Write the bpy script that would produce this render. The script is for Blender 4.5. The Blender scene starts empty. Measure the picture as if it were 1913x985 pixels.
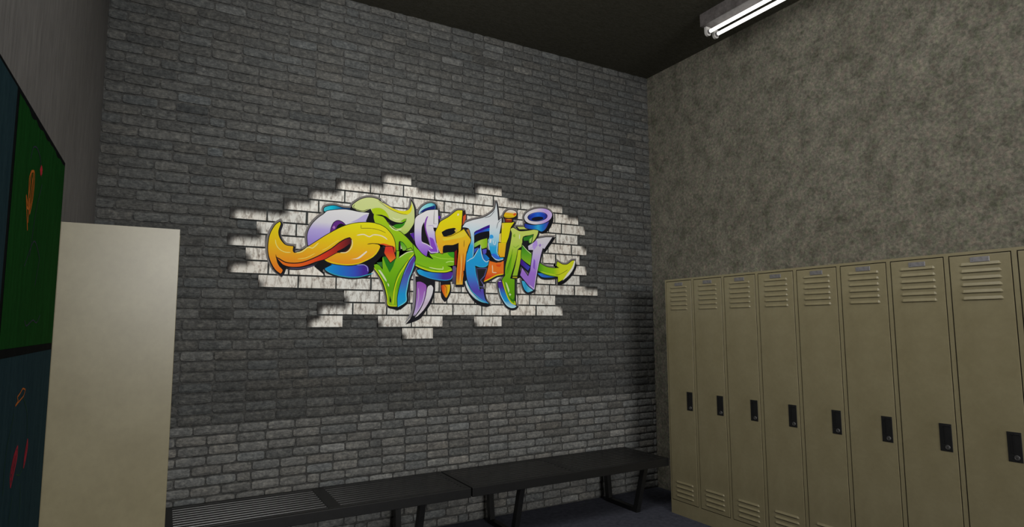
import bpy, bmesh, math, random
from mathutils import Vector, Matrix, noise as mnoise
random.seed(7)
SC = bpy.context.scene
COL = SC.collection
PI = math.pi
# room: brick wall on y = 0, right wall on x = 0, floor on z = 0; the camera stands near the left wall
W, H, YB = 4.345, 3.848, -11.2

def lin(c):
    return tuple(((v / 255) / 12.92 if v / 255 <= .04045 else ((v / 255 + .055) / 1.055) ** 2.4) for v in c)

# ------------------------------------------------------------------ materials
class NT:
    def __init__(self, name, rough=.6, metal=0., spec=.5):
        self.m = bpy.data.materials.new(name); self.m.use_nodes = True
        self.t = self.m.node_tree; self.n = self.t.nodes; self.l = self.t.links
        self.b = self.n['Principled BSDF']
        self.b.inputs['Roughness'].default_value = rough
        self.b.inputs['Metallic'].default_value = metal
        self.b.inputs['Specular IOR Level'].default_value = spec
    def node(self, typ, **kw):
        o = self.n.new(typ)
        for k, v in kw.items():
            if k in o.inputs.keys(): o.inputs[k].default_value = v
            else: setattr(o, k, v)
        return o
    def link(self, a, b): self.l.new(a, b)
    def coord(self, scale=(1, 1, 1), kind='Object'):
        c = self.node('ShaderNodeTexCoord'); m = self.node('ShaderNodeMapping')
        m.inputs['Scale'].default_value = scale
        self.link(c.outputs[kind], m.inputs['Vector']); return m.outputs['Vector']
    def noise(self, vec, scale, detail=4., rough=.55, dist=0.):
        o = self.node('ShaderNodeTexNoise')
        o.inputs['Scale'].default_value = scale; o.inputs['Detail'].default_value = detail
        o.inputs['Roughness'].default_value = rough; o.inputs['Distortion'].default_value = dist
        self.link(vec, o.inputs['Vector']); return o
    def ramp(self, fac, stops):
        r = self.node('ShaderNodeValToRGB'); e = r.color_ramp.elements
        while len(e) < len(stops): e.new(.5)
        for i, (p, c) in enumerate(stops):
            e[i].position = p; e[i].color = tuple(c) + (1,) if len(c) == 3 else c
        self.link(fac, r.inputs['Fac']); return r.outputs['Color']
    def mix(self, fac, a, b, mode='MIX'):
        o = self.node('ShaderNodeMix', data_type='RGBA', blend_type=mode)
        for s, v in ((0, fac), (6, a), (7, b)):
            if hasattr(v, 'is_output'): self.link(v, o.inputs[s])
            else: o.inputs[s].default_value = v if s == 0 else tuple(v) + (1,)
        return o.outputs[2]
    def base(self, c):
        if hasattr(c, 'is_output'): self.link(c, self.b.inputs['Base Color'])
        else: self.b.inputs['Base Color'].default_value = tuple(c) + (1,)
    def bump(self, h, strength=.3, dist=.01):
        o = self.node('ShaderNodeBump'); o.inputs['Strength'].default_value = strength
        o.inputs['Distance'].default_value = dist
        self.link(h, o.inputs['Height']); self.link(o.outputs['Normal'], self.b.inputs['Normal'])

def mul(c, k): return tuple(v * k for v in c)

def mat_brick():
    t = NT('grey_brick', .9, spec=.2)
    v = t.coord()
    a = t.node('ShaderNodeAttribute', attribute_name='tone')
    n1 = t.noise(v, 45, 6, .65); n2 = t.noise(t.coord((1, 1, 2.6)), 20, 6, .68, 1.6)
    c = t.ramp(n1.outputs['Fac'], [(.25, (.55, .55, .54)), (.52, (1, 1, .98)), (.75, (1.5, 1.49, 1.44))])
    c2 = t.ramp(n2.outputs['Fac'], [(.28, (.55, .56, .56)), (.5, (1, 1, 1)), (.68, (1.5, 1.47, 1.38))])
    c = t.mix(1., c, c2, 'MULTIPLY')
    t.base(t.mix(1., c, a.outputs['Color'], 'MULTIPLY'))
    t.bump(n1.outputs['Fac'], .8, .008)
    return t.m

def mat_stucco():
    t = NT('concrete_render', .9, spec=.15)
    v = t.coord()
    n1 = t.noise(v, 2.2, 6, .6); n2 = t.noise(v, 46, 6, .72, .5); n3 = t.noise(v, 9, 5, .62, .4); n4 = t.noise(v, 30, 3, .6)
    c = t.ramp(n1.outputs['Fac'], [(.3, (.150, .141, .115)), (.7, (.198, .188, .156))])
    c = t.mix(1., c, t.ramp(n2.outputs['Fac'], [(.28, (.48, .50, .47)), (.5, (.98, .98, .98)), (.70, (1.62, 1.58, 1.50))]), 'MULTIPLY')
    c = t.mix(1., c, t.ramp(n3.outputs['Fac'], [(.32, (.66, .68, .64)), (.5, (1, 1, 1)), (.68, (1.26, 1.24, 1.21))]), 'MULTIPLY')
    c = t.mix(1., c, t.ramp(n4.outputs['Fac'], [(.36, (1.06, .965, .98)), (.5, (1, 1, 1)), (.64, (.95, 1.03, .92))]), 'MULTIPLY')
    t.base(c); t.bump(n2.outputs['Fac'], .35, .006)
    return t.m

def mat_streak():
    t = NT('brushed_plaster', .9, spec=.15)
    v = t.coord((1, 16, 1.6)); v2 = t.coord((1, 50, 4))
    n1 = t.noise(v, 2.2, 5, .6); n2 = t.noise(v2, 2.5, 5, .65)
    c = t.ramp(n1.outputs['Fac'], [(.3, (.152, .145, .140)), (.7, (.200, .191, .184))])
    c = t.mix(1., c, t.ramp(n2.outputs['Fac'], [(.3, (.75, .75, .75)), (.5, (1, 1, 1)), (.72, (1.22, 1.22, 1.22))]), 'MULTIPLY')
    t.base(c); return t.m

def mat_noise(name, lo, hi, scale=8, rough=.8, spec=.3, metal=0., bump=0., stretch=(1, 1, 1), fine=0., amp=.2):
    t = NT(name, rough, metal, spec)
    v = t.coord(stretch)
    n = t.noise(v, scale, 6, .6)
    c = t.ramp(n.outputs['Fac'], [(.3, lo), (.7, hi)])
    if fine:
        n2 = t.noise(v, fine, 5, .65)
        c = t.mix(1., c, t.ramp(n2.outputs['Fac'], [(.3, (1 - amp,) * 3), (.5, (1, 1, 1)), (.7, (1 + amp * .9,) * 3)]), 'MULTIPLY')
    t.base(c)
    if bump: t.bump(n.outputs['Fac'], bump, .004)
    return t.m

def mat_paint(name, attr, white=False):
    t = NT(name, .75, spec=.2)
    a = t.node('ShaderNodeAttribute', attribute_name=attr)
    c = a.outputs['Color']
    if white:   # scratched whitewash: slanting grey and rusty streaks
        m = t.node('ShaderNodeMapping'); tc = t.node('ShaderNodeTexCoord')
        m.inputs['Rotation'].default_value = (0, math.radians(40), 0); m.inputs['Scale'].default_value = (17, 1, 6)
        t.link(tc.outputs['Object'], m.inputs['Vector'])
        n = t.noise(m.outputs['Vector'], 2.1, 6, .72, .5)
        s = t.ramp(n.outputs['Fac'], [(.35, (.30, .28, .27)), (.45, (.70, .67, .65)), (.53, (1, 1, 1))])
        n2 = t.noise(t.coord(), 28, 5, .7)
        s2 = t.ramp(n2.outputs['Fac'], [(.3, (.62, .54, .50)), (.46, (1, 1, 1))])
        c = t.mix(1., t.mix(1., c, s, 'MULTIPLY'), s2, 'MULTIPLY')
    t.base(c); return t.m

def mat_emit(name, col, strength):
    t = NT(name, .3)
    t.base((.9, .9, .88)); t.b.inputs['Emission Color'].default_value = col + (1,)
    t.b.inputs['Emission Strength'].default_value = strength
    return t.m

M = dict(
    brick=mat_brick(), stucco=mat_stucco(), streak=mat_streak(),
    ceiling=mat_noise('dark_ceiling', (.064, .061, .046), (.104, .100, .080), 30, .95, .1, stretch=(1, 3, 1), fine=120),
    floor=mat_noise('dark_blue_carpet', (.048, .050, .066), (.084, .088, .112), 26, .95, .1, bump=.3, fine=160),
    locker=mat_noise('khaki_enamel', (.240, .205, .113), (.292, .254, .148), 5, .33, .72, fine=38, amp=.06),
    gap=mat_noise('dark_seam', (.02, .018, .014), (.03, .026, .02), 12, .9, .1),  # shade in the door seams, put into the colour
    black=mat_noise('black_enamel', (.008, .008, .008), (.012, .012, .012), 20, .38, .45),
    slat=mat_noise('satin_black_slat', (.010, .010, .010), (.015, .015, .015), 20, .26, .6),
    plastic=mat_noise('black_plastic', (.010, .010, .010), (.014, .014, .014), 30, .5, .35),
    metal=mat_noise('brushed_steel', (.22, .215, .225), (.30, .29, .30), 60, .5, .5, .6),
    dull=mat_noise('dull_steel', (.10, .10, .10), (.16, .155, .15), 60, .5, .4, .5),
    housing=mat_noise('worn_grey_enamel', (.085, .075, .074), (.17, .155, .15), 14, .5, .4, fine=60),
    socket=mat_noise('white_socket_plastic', (.55, .53, .51), (.66, .64, .62), 20, .45, .4),
    tube=mat_emit('lit_tube', (1., .99, .94), 1.7),
    paint=mat_paint('mural_paint', 'paint'), white=mat_paint('whitewashed_brick_paint', 'paint', True),
    canvas=mat_noise('black_canvas', (.003, .004, .005), (.006, .007, .008), 20, .9, .03),
    green=mat_noise('green_paint', (.004, .042, .006), (.007, .064, .010), 5, .9, .03, stretch=(1, 8, 1), fine=40),
    teal=mat_noise('teal_paint', (.012, .032, .042), (.020, .046, .056), 5, .9, .03, stretch=(1, 8, 1), fine=40),
)
def flat(name, srgb, k=1.): 
    t = NT(name, .75, spec=.2)
    n = t.noise(t.coord(), 60, 3, .6)
    c = mul(lin(srgb), k)
    t.base(t.ramp(n.outputs['Fac'], [(.3, mul(c, .85)), (.7, mul(c, 1.1))])); return t.m

# ------------------------------------------------------------------ objects
def link(o, parent=None):
    COL.objects.link(o)
    if parent: o.parent = parent
    return o
def tag(o, label=None, cat=None, group=None, kind=None):
    for k, v in (('label', label), ('category', cat), ('group', group), ('kind', kind)):
        if v: o[k] = v
    return o
def empty(name, loc=(0, 0, 0), rz=0.):
    o = bpy.data.objects.new(name, None); o.location = loc; o.rotation_euler = (0, 0, rz)
    o.empty_display_size = .1
    return link(o)
def bm_obj(name, bm, mat, parent=None, smooth=False):
    me = bpy.data.meshes.new(name); bmesh.ops.recalc_face_normals(bm, faces=bm.faces[:])
    bm.to_mesh(me); bm.free()
    for m in (mat if isinstance(mat, (list, tuple)) else [mat]): me.materials.append(m)
    if smooth:
        for p in me.polygons: p.use_smooth = True
    return link(bpy.data.objects.new(name, me), parent)
def box(bm, a, b, bev=0., seg=1, mi=0):
    (x0, y0, z0), (x1, y1, z1) = a, b
    v = [bm.verts.new(p) for p in ((x0, y0, z0), (x1, y0, z0), (x1, y1, z0), (x0, y1, z0), (x0, y0, z1), (x1, y0, z1), (x1, y1, z1), (x0, y1, z1))]
    fs = [bm.faces.new([v[i] for i in q]) for q in ((0, 3, 2, 1), (4, 5, 6, 7), (0, 1, 5, 4), (1, 2, 6, 5), (2, 3, 7, 6), (3, 0, 4, 7))]
    for f in fs: f.material_index = mi
    if bev:
        es = list({e for f in fs for e in f.edges})
        bmesh.ops.bevel(bm, geom=es, offset=bev, segments=seg, affect='EDGES', profile=.5, clamp_overlap=True)
def prism(bm, pts, vec):
    a = [bm.verts.new(p) for p in pts]; b = [bm.verts.new(Vector(p) + Vector(vec)) for p in pts]
    n = len(pts)
    bm.faces.new(a); bm.faces.new(b[::-1])
    for i in range(n): bm.faces.new((a[i], b[i], b[(i + 1) % n], a[(i + 1) % n]))
def tube(bm, a, b, r, n=20, caps=True):
    a, b = Vector(a), Vector(b); d = (b - a).normalized()
    u = d.orthogonal().normalized(); w = d.cross(u)
    A = [bm.verts.new(a + (u * math.cos(t) + w * math.sin(t)) * r) for t in (2 * PI * i / n for i in range(n))]
    B = [bm.verts.new(b + (u * math.cos(t) + w * math.sin(t)) * r) for t in (2 * PI * i / n for i in range(n))]
    for i in range(n): bm.faces.new((A[i], A[(i + 1) % n], B[(i + 1) % n], B[i]))
    if caps: bm.faces.new(A[::-1]); bm.faces.new(B)
def BM(): return bmesh.new()
def copy_tree(o, parent=None):
    c = o.copy(); COL.objects.link(c); c.parent = parent
    for ch in list(o.children): copy_tree(ch, c)
    return c

# ------------------------------------------------------------------ the room
def shell(name, a, b, m):
    bm = BM(); box(bm, a, b); return tag(bm_obj(name, bm, m), kind='structure')
shell('floor', (-W - .15, YB, -.1), (.15, .15, 0), M['floor'])
shell('ceiling', (-W - .15, YB, H), (.15, .15, H + .1), M['ceiling'])
shell('wall_right', (0, YB, 0), (.15, .15, H), M['stucco'])
shell('wall_left', (-W - .15, YB, 0), (-W, .15, H), M['streak'])

def brick_wall():
    V, F, T = [], [], []
    def quad(p, t):
        i = len(V); V.extend(p); F.append((i, i + 1, i + 2, i + 3)); T.append(t)
    mort = (.074, .074, .073)
    # mortar bed and the body of the wall
    quad([(-W, 0, 0), (0, 0, 0), (0, 0, H), (-W, 0, H)], mort)
    quad([(-W, .15, 0), (-W, .15, H), (0, .15, H), (0, .15, 0)], mort)
    rnd = random.Random(3)
    def one(x0, x1, z0, z1, tone, dep):
        nx = max(3, int((x1 - x0) / .028)); nz = 4
        seed = rnd.random() * 90
        P = {}
        for i in range(nx + 1):
            for j in range(nz + 1):
                u, w = i / nx, j / nz
                x, z = x0 + (x1 - x0) * u, z0 + (z1 - z0) * w
                e = (i in (0, nx)) or (j in (0, nz))
                n = mnoise.noise(Vector((x * 22, seed, z * 30)))
                y = -dep - .0022 * n
                if e:
                    y = -dep * .62
                    jx = .0022 * mnoise.noise(Vector((x * 40, seed + 5, z * 40))); jz = .0024 * mnoise.noise(Vector((x * 34, seed + 9, z * 40)))
                    x += jx; z += jz
                    if (i in (0, nx)) and (j in (0, nz)):
                        x += (.004 if i == 0 else -.004); z += (.003 if j == 0 else -.003)
                P[i, j] = len(V); V.append((min(x, -.0005), y, z))
        for i in range(nx):
            for j in range(nz):
                F.append((P[i, j], P[i + 1, j], P[i + 1, j + 1], P[i, j + 1])); T.append(tone)
        ring = [(i, 0) for i in range(nx)] + [(nx, j) for j in range(nz)] + [(i, nz) for i in range(nx, 0, -1)] + [(0, j) for j in range(nz, 0, -1)]
        base = {}
        for k in ring:
            base[k] = len(V); x, y, z = V[P[k]]; V.append((x, .001, z))
        for a, b in zip(ring, ring[1:] + ring[:1]):
            F.append((P[b], P[a], base[a], base[b])); T.append(mul(tone, .8))
    def courses(z0, z1, pitch, length, off, tone0, gapz):
        n = round((z1 - z0) / pitch); pitch = (z1 - z0) / n
        for r in range(n):
            x = -W + (-.5 * length if r % 2 else 0) - off
            while x < -.002:
                L = length
                q = rnd.random()
                if q < .09: L = length * .5
                elif q < .17: L = length * 1.5
                L *= rnd.uniform(.985, 1.015)
                a, b = max(x + .0045, -W + .001), min(x + L - .0045, -.001)
                if b - a > .015:
                    k = rnd.gauss(1., .085)
                    if rnd.random() < .035: k *= 1.32
                    if rnd.random() < .05: k *= .78
                    if .852 < z0 + r * pitch < 1.10: k *= .84      # darker courses above the dado joint
                    w = rnd.gauss(0, .018)
                    tone = (tone0[0] * k * (1 + w), tone0[1] * k, tone0[2] * k * (1 - w))
                    one(a, b, z0 + r * pitch + gapz * rnd.uniform(.9, 1.25), z0 + (r + 1) * pitch - .001, tone, rnd.uniform(.0095, .0132))
                x += L
    courses(0, .852, .0588, .170, .03, (.166, .166, .163), .0095)
    courses(.852, H, .0658, .189, .09, (.099, .1005, .0995), .0105)
    me = bpy.data.meshes.new('wall_back'); me.from_pydata(V, [], F); me.update()
    ca = me.color_attributes.new('tone', 'FLOAT_COLOR', 'CORNER')
    k = 0; buf = []
    for p, t in zip(me.polygons, T):
        for _ in p.loop_indices: buf.extend((t[0], t[1], t[2], 1.))
    ca.data.foreach_set('color', buf)
    me.materials.append(M['brick'])
    tag(link(bpy.data.objects.new('wall_back', me)), kind='structure')
brick_wall()

# ------------------------------------------------------------------ lockers
LW, LD, LH = .2928, .433, 1.827
def make_locker():
    root = empty('locker')
    s, top, bot, g = .0105, .0148, .1027, .0048
    bm = BM()
    t = .006
    box(bm, (0, .0, 0), (t, LD, LH)); box(bm, (LW - t, .0, 0), (LW, LD, LH))               # sides
    box(bm, (t, LD - t, 0), (LW - t, LD, LH)); box(bm, (t, .0, LH - t), (LW - t, LD - t, LH))   # back, top
    box(bm, (t, .0, 0), (s, .02, LH - t)); box(bm, (LW - s, .0, 0), (LW - t, .02, LH - t))     # stiles
    box(bm, (s, .0, 0), (LW - s, .02, bot)); box(bm, (s, .0, LH - top), (LW - s, .02, LH - t))  # plinth, head rail
    box(bm, (s, .0045, bot), (LW - s, .020, LH - top), mi=1)                                    # rebate behind the door, seam shadow put into its dark colour
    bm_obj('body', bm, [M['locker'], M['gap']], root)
    x0, x1, z0, z1 = s + g, LW - s - g, bot + g, LH - top - g
    bm = BM(); box(bm, (x0, -.0015, z0), (x1, .0044, z1), .0018, 2)
    door = bm_obj('door', bm, M['locker'], root)
    dl = s + .001                              # measured from the left edge of the door opening
    def vents(zs):
        bm = BM()
        for z in zs:
            a, b = dl + .047, dl + .228; n = 16
            rows = []
            prof = [(.0165, -.0014), (.012, -.0030), (.006, -.0062), (.0022, -.0080), (.0, -.0072), (.0004, -.0012)]
            for i in range(n + 1):
                u = i / n; x = a + (b - a) * u
                e = min(1., min(u, 1 - u) / .055); e = math.sqrt(max(0., 1 - (1 - e) ** 2))
                rows.append([bm.verts.new((x, -.0014 + (y + .0014) * e, z + dz * (.55 + .45 * e))) for dz, y in prof])
            for i in range(n):
                for j in range(len(prof) - 1):
                    bm.faces.new((rows[i][j], rows[i + 1][j], rows[i + 1][j + 1], rows[i][j + 1]))
        return bm_obj('vent', bm, M['locker'], door)
    vents([1.754 - .0344 * i for i in range(6)]); vents([.2425 - .0344 * i for i in range(4)])
    bm = BM(); box(bm, (dl + .097, -.0045, 1.7705), (dl + .181, -.0010, 1.7960), .0012)
    for sx in (.107, .171):
        tube(bm, (dl + sx, -.0045, 1.7835), (dl + sx, -.0062, 1.7835), .0042, 10)
    bm_obj('name_plate', bm, M['metal'], door)
    # flush latch: black plate, finger slot and key cylinder
    a, b, c, d = dl + .189, dl + .2475, .808, .948
    bm = BM(); box(bm, (a, -.0040, c), (b, -.0010, d), .0012)
    box(bm, (a + .016, -.0062, c + .042), (a + .0185, -.0038, d - .012)); box(bm, (a + .0265, -.0062, c + .042), (a + .029, -.0038, d - .012))
    box(bm, (a + .016, -.0062, d - .014), (a + .029, -.0038, d - .0115)); box(bm, (a + .016, -.0062, c + .0400), (a + .029, -.0038, c + .0425))
    box(bm, (a + .031, -.0058, d - .013), (b - .004, -.0038, d - .008), .0008)
    latch = bm_obj('latch', bm, M['plastic'], door)
    bm = BM(); cx, cz = a + .0355, c + .021
    n = 22
    for r0, r1, y0, y1 in ((.0118, .0102, -.0040, -.0066), (.0102, .0086, -.0066, -.0066), (.0086, .0080, -.0066, -.0052), (.0080, .0, -.0052, -.0058)):
        A = [bm.verts.new((cx + r0 * math.cos(2 * PI * i / n), y0, cz + r0 * math.sin(2 * PI * i / n))) for i in range(n)]
        if r1 > 0:
            B_ = [bm.verts.new((cx + r1 * math.cos(2 * PI * i / n), y1, cz + r1 * math.sin(2 * PI * i / n))) for i in range(n)]
            for i in range(n): bm.faces.new((A[i], A[(i + 1) % n], B_[(i + 1) % n], B_[i]))
        else:
            q = bm.verts.new((cx, y1, cz))
            for i in range(n): bm.faces.new((A[i], A[(i + 1) % n], q))
    bmesh.ops.remove_doubles(bm, verts=bm.verts[:], dist=1e-5)
    k0 = len(bm.faces)
    box(bm, (cx - .0013, -.0070, cz - .0055), (cx + .0013, -.0054, cz + .0035), mi=1)
    tag(bm_obj('key_cylinder', bm, [M['dull'], M['gap']], door), 'round steel key cylinder with a dark keyhole')
    return root
ords = ['first', 'second', 'third', 'fourth', 'fifth', 'sixth', 'seventh', 'eighth', 'ninth']
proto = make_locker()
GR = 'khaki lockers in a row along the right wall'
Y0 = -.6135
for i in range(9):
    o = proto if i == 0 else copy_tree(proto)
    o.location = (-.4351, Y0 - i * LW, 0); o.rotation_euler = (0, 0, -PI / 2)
    lab = ('first khaki steel locker of the right-hand row, in the corner beside the bench end' if i == 0 else
           'ninth khaki steel locker from the corner, cut off by the right edge of the photo' if i == 8 else
           '%s khaki steel locker counting from the brick-wall corner, right-hand row' % ords[i])
    tag(o, lab, 'locker', GR)
o = copy_tree(proto); o.location = (-3.9290, -1.672, 0); o.rotation_euler = (0, 0, PI / 2); o.scale.y = .95
dr = next(c for c in o.children if c.name.startswith('door'))
for c in list(dr.children):          # its front, turned away, shows nothing standing proud past the edge of its side
    if c.name.startswith('vent'): bpy.data.objects.remove(c)
    else:
        c.location.y = .0042
        for q in c.children: q.location.y = .0
tag(o, 'pale khaki steel locker seen from its plain side, at left between painting and brick wall', 'locker')

# ------------------------------------------------------------------ benches
BX0, BX1, BY0, BY1, BZ, BT = -2.166, -.432, -.596, -.068, .410, .060
def make_bench():
    L = BX1 - BX0; D = BY1 - BY0
    root = empty('bench')
    bm = BM(); n = 10; rail = .030
    w = .030; pitch = (D - 2 * rail - .0) / n
    for k in range(n):
        y = rail + pitch * (k + .5)
        box(bm, (.012, y - w / 2, BZ - .034), (L - .012, y + w / 2, BZ - .0005), .006, 3)
    bm_obj('slats', bm, M['slat'], root)
    bm = BM()
    for y in (0, D - rail): box(bm, (0, y, BZ - BT), (L, y + rail, BZ), .003, 2)
    for x in (0, L - .040): box(bm, (x, rail, BZ - BT), (x + .040, D - rail, BZ), .003, 2)
    box(bm, (L / 2 - .038, rail, BZ - BT), (L / 2 + .038, D - rail, BZ + .0005), .003, 2)
    bm_obj('seat_frame', bm, M['black'], root)
    for x in (.385, L - .235):
        bm = BM(); hw = .019; th = .046
        zt = BZ - BT; yt0, yt1, yb0, yb1 = .006, D - .004, .110, D - .040
        prism(bm, [(x - hw, yt0, zt), (x - hw, yt0 + th, zt), (x - hw, yb0 + th, .0), (x - hw, yb0, 0)], (2 * hw, 0, 0))
        prism(bm, [(x - hw, yt1 - th, zt), (x - hw, yt1, zt), (x - hw, yb1, .0), (x - hw, yb1 - th, 0)], (2 * hw, 0, 0))
        prism(bm, [(x - hw, yb0 + th - .012, .034), (x - hw, yb1 - th + .012, .034), (x - hw, yb1 - th, 0), (x - hw, yb0 + th, 0)], (2 * hw, 0, 0))
        bm_obj('leg', bm, M['black'], root)
    return root
b1 = make_bench(); b1.location = (BX0, BY0, 0)
tag(b1, 'black slatted metal bench nearer the right-hand lockers, against the brick wall', 'bench', 'slatted benches along the brick wall')
b2 = copy_tree(b1); b2.location = (BX0 - .010 - (BX1 - BX0), BY0, 0)
max((c for c in b2.children if c.name.startswith('leg')), key=lambda c: c.bound_box[0][0]).location.x = -.095
tag(b2, 'black slatted metal bench nearer the pale locker side on the left, under the mural', 'bench', 'slatted benches along the brick wall')

# ------------------------------------------------------------------ fluorescent fitting
def make_light():
    L = 1.30; yf = -1.125
    root = empty('fluorescent_light', (-.415, yf - L / 2, H))
    tag(root, 'twin tube fluorescent fitting lit on the dark ceiling by the right wall', 'ceiling light')
    bm = BM(); box(bm, (-.072, -L / 2, -.100), (.072, L / 2, 0), .004, 2)
    bm_obj('housing', bm, M['housing'], root)
    for x in (-.012, .073):
        zc = -.138
        bm = BM(); tube(bm, (x, -L / 2 + .045, zc), (x, L / 2 - .045, zc), .0135, 24)
        bm_obj('tube', bm, M['tube'], root, True)
        for s in (-1, 1):
            y = s * (L / 2 - .022); n = 20
            bm = BM()
            pr = [(x - .026, -.100), (x - .026, zc)] + [(x + .026 * math.cos(PI + PI * i / n), zc + .030 * math.sin(PI + PI * i / n)) for i in range(1, n)] + [(x + .026, zc), (x + .026, -.100)]
            prism(bm, [(p[0], y - .010, p[1]) for p in pr], (0, .020, 0))
            so = bm_obj('socket', bm, M['socket'], root)
            bm = BM(); tube(bm, (x, y - s * .010, zc), (x, y - s * .026, zc), .0165, 20)
            bm_obj('end_cap', bm, M['metal'], so)
make_light()
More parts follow.
